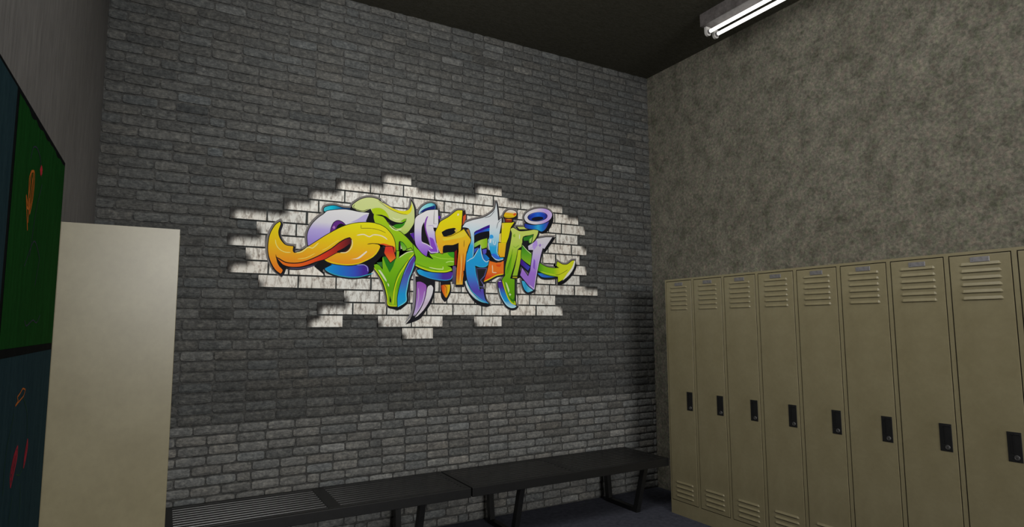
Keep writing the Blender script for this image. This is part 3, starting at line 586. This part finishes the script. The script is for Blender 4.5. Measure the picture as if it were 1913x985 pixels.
(7,"F11","-1436,2126 -1389,2084 -1346,2054 -1359,1957 -1418,1991 -1446,2014",('z',(2124,35,115,25),(2051,80,145,30),(1961,125,165,30))),
(7,"S14.9","-1434,2122 -1389,2080 -1349,2052",(190,200,150)),
(7,"F11","-1446,2007 -1399,1969 -1359,1945 -1381,1912 -1428,1945 -1453,1965",('x',(-1451,60,10,115),(-1361,45,60,165))),
(7,"F11","-1442,1826 -1419,1824 -1382,1783 -1332,1752 -1382,1733 -1412,1750 -1433,1790",('x',(-1443,70,165,200),(-1405,28,138,185),(-1334,120,190,205))),
(7,"F01","-1379,2117 -1312,2159 -1292,2185 -1204,2203 -1137,2208 -1185,2146 -1220,2102 -1234,2110 -1255,2050 -1280,1958 -1305,1859 -1325,1754 -1372,1784 -1456,1872 -1437,1933 -1381,1866 -1360,1914 -1342,2021 -1330,2087 -1375,2086",('z',(2196,190,188,192),(2072,178,168,196),(1990,165,140,205),(1892,142,100,188),(1761,135,100,185))),
(7,"F10","-1321,2154 -1292,2172 -1288,2131 -1322,2088 -1336,2120",(160,130,205)),
(7,"F00","-1278,2132 -1263,2137 -1260,2148 -1254,2136 -1244,2134 -1256,2127 -1262,2115 -1267,2126",(115,60,165)),
(7,"S13.7","-1374,2093 -1293,2123 -1224,2139",(165,145,195)),
(7,"S15.3","-1265,2025 -1295,1909 -1323,1761 -1372,1796",(200,192,210)),
(7,"F10","-1323,2014 -1311,1998 -1314,1924 -1333,1940",(120,80,178)),
(7,"F10","-1215,2098 -1185,2138 -1134,2200 -1099,2215 -1135,2166 -1185,2104 -1213,2074 -1230,2077",(9,10,15)),
(7,"F11","-1411,2302 -1320,2296 -1222,2318 -1168,2341 -1203,2277 -1243,2249 -1291,2262 -1368,2262 -1406,2271",('x',(-1411,35,40,140),(-1330,15,90,175),(-1281,40,150,195),(-1232,20,100,180),(-1173,65,50,150))),
(7,"F10","-1238,2243 -1193,2275 -1158,2341 -1130,2395 -1122,2370 -1143,2309 -1184,2255 -1223,2234",(9,10,15)),
(7,"F11","-1137,2404 -1139,2389 -1147,2373 -1162,2357 -1182,2342 -1208,2328 -1237,2317 -1267,2310 -1298,2305 -1328,2304 -1355,2307 -1378,2312 -1396,2321 -1408,2333 -1414,2347 -1413,2362 -1405,2377 -1391,2393 -1371,2408 -1346,2421 -1318,2432 -1288,2440 -1257,2445 -1226,2447 -1199,2445 -1175,2439 -1156,2430 -1143,2418",('x',(-1415,194,192,194),(-1290,192,184,196),(-1202,168,140,205),(-1142,180,160,205))),
(7,"F11","-1188,2388 -1190,2379 -1196,2371 -1207,2362 -1222,2354 -1240,2347 -1260,2341 -1281,2336 -1302,2334 -1322,2333 -1340,2334 -1356,2337 -1368,2342 -1375,2348 -1379,2355 -1377,2363 -1371,2371 -1361,2380 -1346,2388 -1329,2395 -1309,2401 -1288,2406 -1267,2409 -1246,2410 -1228,2409 -1212,2406 -1200,2401 -1192,2395",('x',(-1379,20,30,110),(-1329,22,55,165),(-1281,25,90,190),(-1232,22,60,165),(-1188,30,25,110))),
(7,"F10","-1225,2365 -1226,2361 -1230,2356 -1237,2352 -1247,2348 -1258,2344 -1270,2340 -1284,2338 -1297,2336 -1310,2335 -1322,2335 -1331,2336 -1339,2338 -1343,2341 -1345,2344 -1344,2348 -1340,2352 -1334,2356 -1324,2361 -1313,2365 -1301,2368 -1287,2371 -1274,2373 -1261,2374 -1249,2374 -1239,2373 -1232,2371 -1227,2368",(10,12,30)),
(7,"S14.5","-1367,2374 -1319,2399 -1251,2412 -1202,2401",(70,95,190)),
]
WHITE_ROWS = [[(-26328,-24016),(-18724,-16253)],[(-29593,-27163),(-27078,-24664),(-24559,-22158),(-19584,-17082),(-16949,-14516),(-14411,-11888),(-11814,-10289)],[(-31460,-28999),(-28912,-26496),(-26396,-23911),(-23858,-21369),(-21285,-18880),(-18815,-17016),(-16949,-14836),(-14766,-13137),(-13065,-11117),(-11042,-8610)],[(-33005,-30778),(-30695,-28369),(-28273,-26303),(-26228,-23926),(-23846,-21641),(-21557,-19590),(-19355,-17414),(-17315,-15256),(-15153,-14247),(-14141,-11760),(-11687,-10452),(-10338,-7916)],[(-36279,-34082),(-33980,-31570),(-31408,-28696),(-27482,-25374),(-25320,-22991),(-23828,-21537),(-21478,-18943),(-19523,-17201),(-17137,-15034),(-14287,-12865),(-12792,-11029),(-10954,-8736)],[(-34654,-32211),(-32105,-29812),(-27463,-25359),(-25305,-22980),(-23816,-21529),(-21471,-18940),(-19519,-17202),(-17138,-15038),(-14526,-11832),(-11733,-9426),(-9302,-7776)],[(-36361,-34096),(-34025,-33203),(-33131,-31546),(-31470,-29228),(-29148,-27342),(-27231,-25071),(-24955,-22680),(-22557,-20286),(-19845,-17261),(-17172,-14904),(-14811,-12382),(-12284,-11098),(-10947,-8534)],[(-35245,-33137),(-33065,-30914),(-30838,-28566),(-28144,-26091),(-25978,-23879),(-23760,-21553),(-21428,-19892),(-19757,-17261),(-17173,-14909),(-14816,-12391),(-12294,-9228),(-9125,-7812)],[(-36290,-33892),(-33786,-32601),(-32528,-30277),(-30199,-27028),(-26917,-25043),(-24926,-22660),(-22537,-20275),(-19836,-17261),(-17173,-14913),(-14821,-13125),(-13029,-11121),(-10971,-8568)],[(-34421,-31971),(-31875,-29452),(-29358,-27010),(-26871,-25374),(-25288,-24092),(-23973,-21725),(-21631,-19883),(-19831,-17830),(-17699,-14918),(-14826,-13228),(-13133,-11746),(-11628,-9187),(-9052,-6637)],[(-28831,-26352),(-26268,-24079),(-24020,-22150),(-22088,-21091),(-20996,-18732),(-17699,-16375),(-18647,-17786),(-16286,-14830),(-14738,-13710),(-13597,-11125)],[(-30623,-28251),(-28144,-25800),(-25686,-23919),(-23830,-22721),(-22600,-20578),(-20482,-18105),(-18001,-15567),(-15449,-13101),(-12958,-10387)],[(-31275,-28898),(-26374,-23907),(-23877,-21390),(-18727,-16290)],[(-24566,-22153)]]

# ------------------------------------------------------------------ mural
PXM = .0041      # stroke and outline widths are given in steps of about 4 mm
EXPO = .635      # how bright a white surface on this wall looks
def smooth_line(pts, closed, n=4):
    out = []; N = len(pts)
    for i in (range(N) if closed else range(N - 1)):
        p1 = Vector(pts[i]); p2 = Vector(pts[(i + 1) % N])
        p0 = Vector(pts[(i - 1) % N]) if closed or i > 0 else 2 * p1 - p2
        p3 = Vector(pts[(i + 2) % N]) if closed or i + 2 < N else 2 * p2 - p1
        def tan(a, b, c):
            u = b - a; v = c - b; nu = u.length + 1e-9; nv = v.length + 1e-9
            if u.dot(v) / (nu * nv) < .15: return Vector((0, 0))
            return (u / nu + v / nv) / 2 * min(nu, nv)
        m1 = tan(p0, p1, p2); m2 = tan(p1, p2, p3)
        k = max(1, min(n, int((p2 - p1).length / .0065)))
        for j in range(k):
            t = j / k
            out.append((2 * t ** 3 - 3 * t * t + 1) * p1 + (t ** 3 - 2 * t * t + t) * m1 + (-2 * t ** 3 + 3 * t * t) * p2 + (t ** 3 - t * t) * m2)
    if not closed: out.append(Vector(pts[-1]))
    return out
def grow(p, d):
    p = [Vector(q) for q in p]
    ar = sum(p[i].x * p[(i + 1) % len(p)].y - p[(i + 1) % len(p)].x * p[i].y for i in range(len(p)))
    if ar < 0: p = p[::-1]
    N = len(p); out = []
    for i in range(N):
        a, b, c = p[i - 1], p[i], p[(i + 1) % N]
        u = (b - a); v = (c - b)
        if u.length < 1e-6 or v.length < 1e-6: continue
        u = u.normalized(); v = v.normalized()
        n1 = Vector((u.y, -u.x)); n2 = Vector((v.y, -v.x)); m = n1 + n2
        if m.length < .35:
            out.append(b + n1 * d + u * d * .6); out.append(b + n2 * d - v * d * .6); continue
        m = m.normalized(); out.append(b + m * d / max(.45, m.dot(n1)))
    return out
def pigment(c): return mul(lin(c), 1 / EXPO)
class Sheet:
    """flat painted shapes on the wall, each a hair in front of the one before it"""
    def __init__(self): self.bm = BM(); self.cl = self.bm.loops.layers.float_color.new('paint')
    def poly(self, pts, y, col):
        tmp = [self.bm.verts.new((p[0], y, p[1])) for p in pts]
        try: f = self.bm.faces.new(tmp)
        except ValueError: return
        f.normal_update()
        if f.normal.y > 0: f.normal_flip()
        geom = [f]
        if isinstance(col[0], str):
            ax = 0 if col[0] == 'x' else 2
            for st in col[1:]:
                co = Vector((0, y, 0)); co[ax] = st[0] / 1000; no = Vector((0, 0, 0)); no[ax] = 1
                fs = [g for g in geom if isinstance(g, bmesh.types.BMFace) and g.is_valid]
                allg = list({e for q in fs for e in q.edges}) + list({v for q in fs for v in q.verts}) + fs
                r = bmesh.ops.bisect_plane(self.bm, geom=allg, plane_co=co, plane_no=no, dist=1e-7)
                geom = [g for g in r['geom'] if isinstance(g, bmesh.types.BMFace)]
        fs = [g for g in geom if g.is_valid]
        r = bmesh.ops.triangulate(self.bm, faces=fs, ngon_method='EAR_CLIP')
        for q in r['faces']:
            for lp in q.loops:
                lp[self.cl] = self.shade(lp.vert.co, col) + (1.,)
    def shade(self, co, col):
        if not isinstance(col[0], str): return pigment(col)
        v = (co.x if col[0] == 'x' else co.z) * 1000
        st = sorted(col[1:], key=lambda s: s[0])
        if v <= st[0][0]: return pigment(st[0][1:])
        for a, b in zip(st, st[1:]):
            if v <= b[0]:
                t = (v - a[0]) / max(1e-6, b[0] - a[0])
                return tuple(p + (q - p) * t for p, q in zip(pigment(a[1:]), pigment(b[1:])))
        return pigment(st[-1][1:])
    def strip(self, pts, w, y, col):
        N = len(pts); A, B_ = [], []
        for i in range(N):
            t = pts[min(N - 1, i + 1)] - pts[max(0, i - 1)]
            if t.length < 1e-6: t = Vector((1, 0))
            t.normalize(); n = Vector((t.y, -t.x)) * (w / 2 * (1 if 0 < i < N - 1 else .35))
            A.append(self.bm.verts.new((pts[i].x + n.x, y, pts[i].y + n.y))); B_.append(self.bm.verts.new((pts[i].x - n.x, y, pts[i].y - n.y)))
        for i in range(N - 1):
            f = self.bm.faces.new((A[i], A[i + 1], B_[i + 1], B_[i]))
            for lp in f.loops: lp[self.cl] = pigment(col) + (1.,)
    def done(self, name, mat, parent):
        me = bpy.data.meshes.new(name); self.bm.to_mesh(me); self.bm.free(); me.materials.append(mat)
        return link(bpy.data.objects.new(name, me), parent)

def build_mural():
    root = empty('graffiti_mural', (-2.15, 0, 1.30))
    tag(root, 'colourful graffiti lettering on white painted bricks, centre of the dark brick wall', 'mural')
    inv = Matrix.Translation((2.15, 0, -1.30))
    def place(o): o.data.transform(inv); return o
    ROW0, PITCH, BH = 2.590, .0880, .0765
    rows = []
    for r in WHITE_ROWS:
        b = []
        for x0, x1 in sorted(r):
            x0, x1 = x0 / 1e4, x1 / 1e4
            if b and x0 < b[-1][1] + .010: x0 = b[-1][1] + .010
            if b and .014 < x0 - b[-1][1] < .40 and x1 - x0 > 0 and b[-1][1] > -3.3 and x0 < -1.0 and x0 - b[-1][1] > .03 and len(r) > 5:
                b.append((b[-1][1] + .010, x0 - .010))
            if x1 - x0 > .02: b.append((x0, x1))
        rows.append(b)
    # white bricks, printed with a soft dark edge where the grey bricks seem to overhang them
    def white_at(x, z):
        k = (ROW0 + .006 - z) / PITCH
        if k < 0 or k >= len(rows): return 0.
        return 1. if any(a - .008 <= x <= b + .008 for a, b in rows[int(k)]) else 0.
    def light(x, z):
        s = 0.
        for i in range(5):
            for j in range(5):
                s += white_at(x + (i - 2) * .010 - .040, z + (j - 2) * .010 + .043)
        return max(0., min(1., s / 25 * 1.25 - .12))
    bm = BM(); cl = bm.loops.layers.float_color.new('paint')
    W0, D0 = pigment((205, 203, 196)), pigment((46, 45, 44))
    rnd = random.Random(5)
    def slab(x0, x1, z0, z1, y, nx, nz, fn):
        g = [[bm.verts.new((x0 + (x1 - x0) * i / nx, y, z0 + (z1 - z0) * j / nz)) for j in range(nz + 1)] for i in range(nx + 1)]
        for i in range(nx):
            for j in range(nz):
                f = bm.faces.new((g[i][j], g[i + 1][j], g[i + 1][j + 1], g[i][j + 1]))
                for lp in f.loops: lp[cl] = tuple(fn(lp.vert.co.x, lp.vert.co.z)) + (1.,)
        e = [g[i][0] for i in range(nx + 1)], [g[i][nz] for i in range(nx, -1, -1)], [g[0][j] for j in range(nz, -1, -1)], [g[nx][j] for j in range(nz + 1)]
        for s in e:
            q = [bm.verts.new((v.co.x, -.002, v.co.z)) for v in s]
            for i in range(len(s) - 1):
                f = bm.faces.new((s[i], q[i], q[i + 1], s[i + 1]))
                for lp in f.loops: lp[cl] = tuple(mul(fn(lp.vert.co.x, lp.vert.co.z), .7)) + (1.,)
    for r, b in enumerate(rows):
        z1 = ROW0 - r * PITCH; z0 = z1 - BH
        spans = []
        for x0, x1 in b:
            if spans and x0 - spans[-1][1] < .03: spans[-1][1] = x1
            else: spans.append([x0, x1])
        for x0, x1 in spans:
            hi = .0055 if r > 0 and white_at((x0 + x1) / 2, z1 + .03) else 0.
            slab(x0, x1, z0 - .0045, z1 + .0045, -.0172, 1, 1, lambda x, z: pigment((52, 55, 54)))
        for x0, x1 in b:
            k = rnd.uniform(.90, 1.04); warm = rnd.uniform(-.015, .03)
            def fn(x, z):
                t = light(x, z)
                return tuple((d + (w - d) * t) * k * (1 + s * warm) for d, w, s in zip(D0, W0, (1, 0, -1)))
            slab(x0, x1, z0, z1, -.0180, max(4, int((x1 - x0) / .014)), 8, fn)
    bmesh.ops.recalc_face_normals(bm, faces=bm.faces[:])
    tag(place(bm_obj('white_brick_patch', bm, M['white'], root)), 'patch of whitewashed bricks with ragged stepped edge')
    shapes = []
    for L, kind, pts, col in MURAL:
        P = [Vector((float(a) / 1000, float(b) / 1000)) for a, b in (q.split(',') for q in pts.split())]
        closed = kind[0] == 'F'
        if kind[1] == '1': P = smooth_line(P, closed)
        shapes.append((L, kind, P, col))
    # grey halo and dark drop shadow behind all the letters
    sh = Sheet(); y = -.0186
    for L, kind, P, col in shapes:
        if kind[0] == 'F' and kind[2] == '1': sh.poly(grow(P, 4.3 * PXM), y, (104, 100, 98)); y -= 2e-6
    y = -.0192
    for L, kind, P, col in shapes:
        if kind[0] == 'F' and kind[2] == '1':
            sh.poly([q + Vector((1.5 * PXM, -2.3 * PXM)) for q in grow(P, 2.3 * PXM)], y, (30, 30, 36)); y -= 2e-6
    tag(place(sh.done('letter_shadow', M['paint'], root)), 'grey halo and black drop shadow around the letters')
    names = ['orange and lavender letter G with a curled horn', 'green letter R with a blue side', 'white and purple letter A over a green swoosh',
             'yellow and orange letter F', 'white to blue letter F', 'yellow letter I with an orange dot', 'lime green letter T with a blue foot',
             'lavender letter I with a ring for its dot and a green tail']
    sheets = [Sheet() for _ in range(8)]
    y = -.0200
    for L, kind, P, col in shapes:
        s = sheets[L]
        if kind[0] == 'F':
            if kind[2] == '1': s.poly(grow(P, 1.15 * PXM), y, (9, 10, 15)); y -= 1.2e-5
            s.poly(P, y, col)
        else: s.strip(P, float(kind[2:]) / 1000, y, col)
        y -= 1.2e-5
    for s, n in zip(sheets, names): tag(place(s.done('letter', M['paint'], root)), n)
build_mural()

# ------------------------------------------------------------------ painting on the left wall
def build_painting():
    ya, yb, za, zb = -3.225, -1.690, .765, 2.033
    xf = -4.290
    root = empty('painting', (-W, (ya + yb) / 2, za))
    tag(root, 'large canvas of green and teal panels with black borders on the left wall', 'painting')
    off = Vector((-W, (ya + yb) / 2, za))
    def loc(x, yy, z): return (x - off.x, yy - off.y, z - off.z)
    bm = BM(); box(bm, loc(-W, ya, za), loc(xf, yb, zb), .003)
    bm_obj('canvas', bm, M['canvas'], root)
    ym, zm = -2.478, 1.399
    def panel(y0, y1, z0, z1, mat, label, ragged=False, seed=0):
        rnd = random.Random(seed); bm = BM(); x = xf + .0006
        pts = [(y0, z0), (y1, z0)]
        n = 60
        for i in range(n + 1):       # brushed upper edge, ragged where the black paint shows through
            t = i / n; d = (.012 + .022 * abs(mnoise.noise(Vector((t * 7, seed, 0)))) + .012 * rnd.random() * abs(mnoise.noise(Vector((t * 3, seed + 4, 0))))) if ragged else .0
            pts.append((y1 + (y0 - y1) * t, z1 - d))
        vs = [bm.verts.new(loc(x, a, b)) for a, b in pts]; f = bm.faces.new(vs)
        bmesh.ops.triangulate(bm, faces=[f])
        return tag(bm_obj('colour_panel', bm, mat, root), label)
    def marks(name, lines, w, col, label, parent):
        bm = BM(); x = xf + .0012
        for ln in lines:
            P = smooth_line([Vector(q) for q in ln], False, 6)
            for i in range(len(P) - 1):
                t = (P[i + 1] - P[i]); 
                if t.length < 1e-6: continue
                t = t.normalized(); n = Vector((t.y, -t.x)) * w / 2
                a = [P[i] + n, P[i + 1] + n, P[i + 1] - n, P[i] - n]
                bm.faces.new([bm.verts.new(loc(x, q.x, q.y)) for q in a]); x += 2e-6
        tag(bm_obj(name, bm, flat(name + '_paint', col, 1 / .85), parent), label)
    p1 = panel(ym + .014, yb - .012, zm + .011, zb - .004, M['green'], 'green panel with black ragged upper edge', True, 3)
    p2 = panel(ym + .014, yb - .012, za + .012, zm - .011, M['teal'], 'teal lower panel')
    p3 = panel(ya + .012, ym - .014, zm + .011, zb - .012, M['teal'], 'teal upper panel')
    p4 = panel(ya + .012, ym - .014, za + .012, zm - .011, M['green'], 'green lower panel', True, 9)
    marks('orange_scribble', [[(-2.255, 1.715), (-2.285, 1.765), (-2.305, 1.800), (-2.270, 1.775), (-2.282, 1.850), (-2.262, 1.872), (-2.275, 1.780)],
                              [(-2.262, 1.872), (-2.226, 1.878), (-2.214, 1.850), (-2.222, 1.800), (-2.245, 1.760), (-2.256, 1.790), (-2.240, 1.860)],
                              [(-2.288, 1.771), (-2.250, 1.775), (-2.230, 1.830), (-2.240, 1.872)], [(-2.262, 1.80), (-2.258, 1.735)]], .007, (178, 92, 14), 'orange scribble', p1)
    marks('red_dab', [[(-2.143, 1.900), (-2.128, 1.916), (-2.116, 1.905), (-2.128, 1.893), (-2.140, 1.906), (-2.122, 1.912), (-2.118, 1.898)]], .013, (190, 20, 40), 'red dab', p1)
    for ln in ([(-2.285, 1.900), (-2.265, 1.935), (-2.215, 1.948), (-2.150, 1.930), (-2.118, 1.885)], [(-2.10, 1.87), (-2.16, 1.78), (-2.20, 1.65)],
               [(-2.26, 1.62), (-2.15, 1.70), (-2.05, 1.66), (-2.09, 1.58)], [(-2.20, 1.48), (-2.17, 1.465), (-2.08, 1.482), (-2.02, 1.475), (-1.97, 1.498)]):
        marks('thin_violet_line', [ln], .0035, (34, 32, 58), 'thin violet line', p1)
    marks('orange_squiggle', [[(-2.232, 1.259), (-2.200, 1.268), (-2.215, 1.280), (-2.180, 1.287), (-2.150, 1.296), (-2.112, 1.290), (-2.128, 1.276), (-2.175, 1.268), (-2.232, 1.259)]], .0045, (170, 88, 18), 'orange squiggle', p2)
    marks('red_scribble', [[(-2.212, 1.05), (-2.226, 1.085), (-2.196, 1.128), (-2.158, 1.146), (-2.156, 1.116), (-2.185, 1.080), (-2.212, 1.05)],
                           [(-2.215, 1.07), (-2.190, 1.10), (-2.165, 1.135)], [(-2.205, 1.065), (-2.175, 1.095), (-2.158, 1.128)], [(-2.214, 1.085), (-2.195, 1.115), (-2.17, 1.138)]], .0075, (150, 16, 44), 'red scribble', p2)
    marks('red_scribble', [[(-2.050, 1.068), (-2.046, 1.100), (-2.020, 1.142), (-2.010, 1.120), (-2.030, 1.085), (-2.050, 1.068)], [(-2.044, 1.085), (-2.024, 1.115), (-2.014, 1.132)], [(-2.040, 1.082), (-2.020, 1.110)]], .0085, (150, 16, 44), 'smaller red scribble', p2)
    for ln in ([(-2.13, 1.27), (-2.06, 1.22), (-2.03, 1.15)], [(-2.15, 1.07), (-2.10, 1.06), (-2.06, 1.075)], [(-2.24, 1.24), (-2.30, 1.15), (-2.30, 1.05)], [(-2.18, 1.02), (-2.20, .95), (-2.15, .88)], [(-2.08, 1.03), (-2.06, .95), (-2.10, .86)]):
        marks('thin_green_line', [ln], .0028, (14, 62, 26), 'thin green line', p2)
build_painting()

# ------------------------------------------------------------------ light
def area(name, loc, rot, sx, sy, power, col=(1, 1, 1)):
    l = bpy.data.lights.new(name, 'AREA'); l.shape = 'RECTANGLE'; l.size = sx; l.size_y = sy; l.energy = power; l.color = col
    o = bpy.data.objects.new(name, l); o.location = loc; o.rotation_euler = rot; return link(o)
# unseen fill lights added to brighten the room, behind the camera and overhead
area('rear_fill', (-2.7, -11.0, 2.8), (PI / 2, 0, 0), 3.2, 1.7, 330, (1, .99, .97))  # added fill, set high so the locker side shines towards its top
area('overhead_fill', (-2.2, -3.0, H - .03), (0, 0, 0), 2.4, 2.0, 30, (1, .99, .96))  # added overhead fill for walls, floor and lockers
area('corner_fill', (-3.5, -2.2, 3.45), Vector((.88, .36, -.32)).to_track_quat('-Z', 'Y').to_euler(), 1.2, .9, 32, (1, .99, .96))  # added fill aimed at the right wall and its corner
w = bpy.data.worlds.new('World'); SC.world = w; w.use_nodes = True
w.node_tree.nodes['Background'].inputs['Color'].default_value = (1, 1, 1, 1)
w.node_tree.nodes['Background'].inputs['Strength'].default_value = .05

# ------------------------------------------------------------------ camera
f_px, pitch, roll, yaw = 1127.98, .1030, -.00403, .52254
cam = bpy.data.cameras.new('camera'); co = bpy.data.objects.new('camera', cam); link(co)
cam.sensor_fit = 'HORIZONTAL'; cam.sensor_width = 36.; cam.lens = f_px / 1913 * 36.
cam.clip_start = .02; cam.clip_end = 60
fw = Vector((math.sin(yaw) * math.cos(pitch), math.cos(yaw) * math.cos(pitch), math.sin(pitch)))
r = Vector((math.cos(yaw), -math.sin(yaw), 0)); u = r.cross(fw)
r2 = r * math.cos(roll) + u * math.sin(roll); u2 = -r * math.sin(roll) + u * math.cos(roll)
mw = Matrix((r2, u2, -fw)).transposed().to_4x4(); mw.translation = Vector((-3.9685, -4.2511, 1.46))
co.matrix_world = mw
SC.camera = co
SC.view_settings.view_transform = 'Standard'; SC.view_settings.look = 'None'
SC.view_settings.exposure = 0.; SC.view_settings.gamma = 1.
SC.view_settings.use_curve_mapping = False
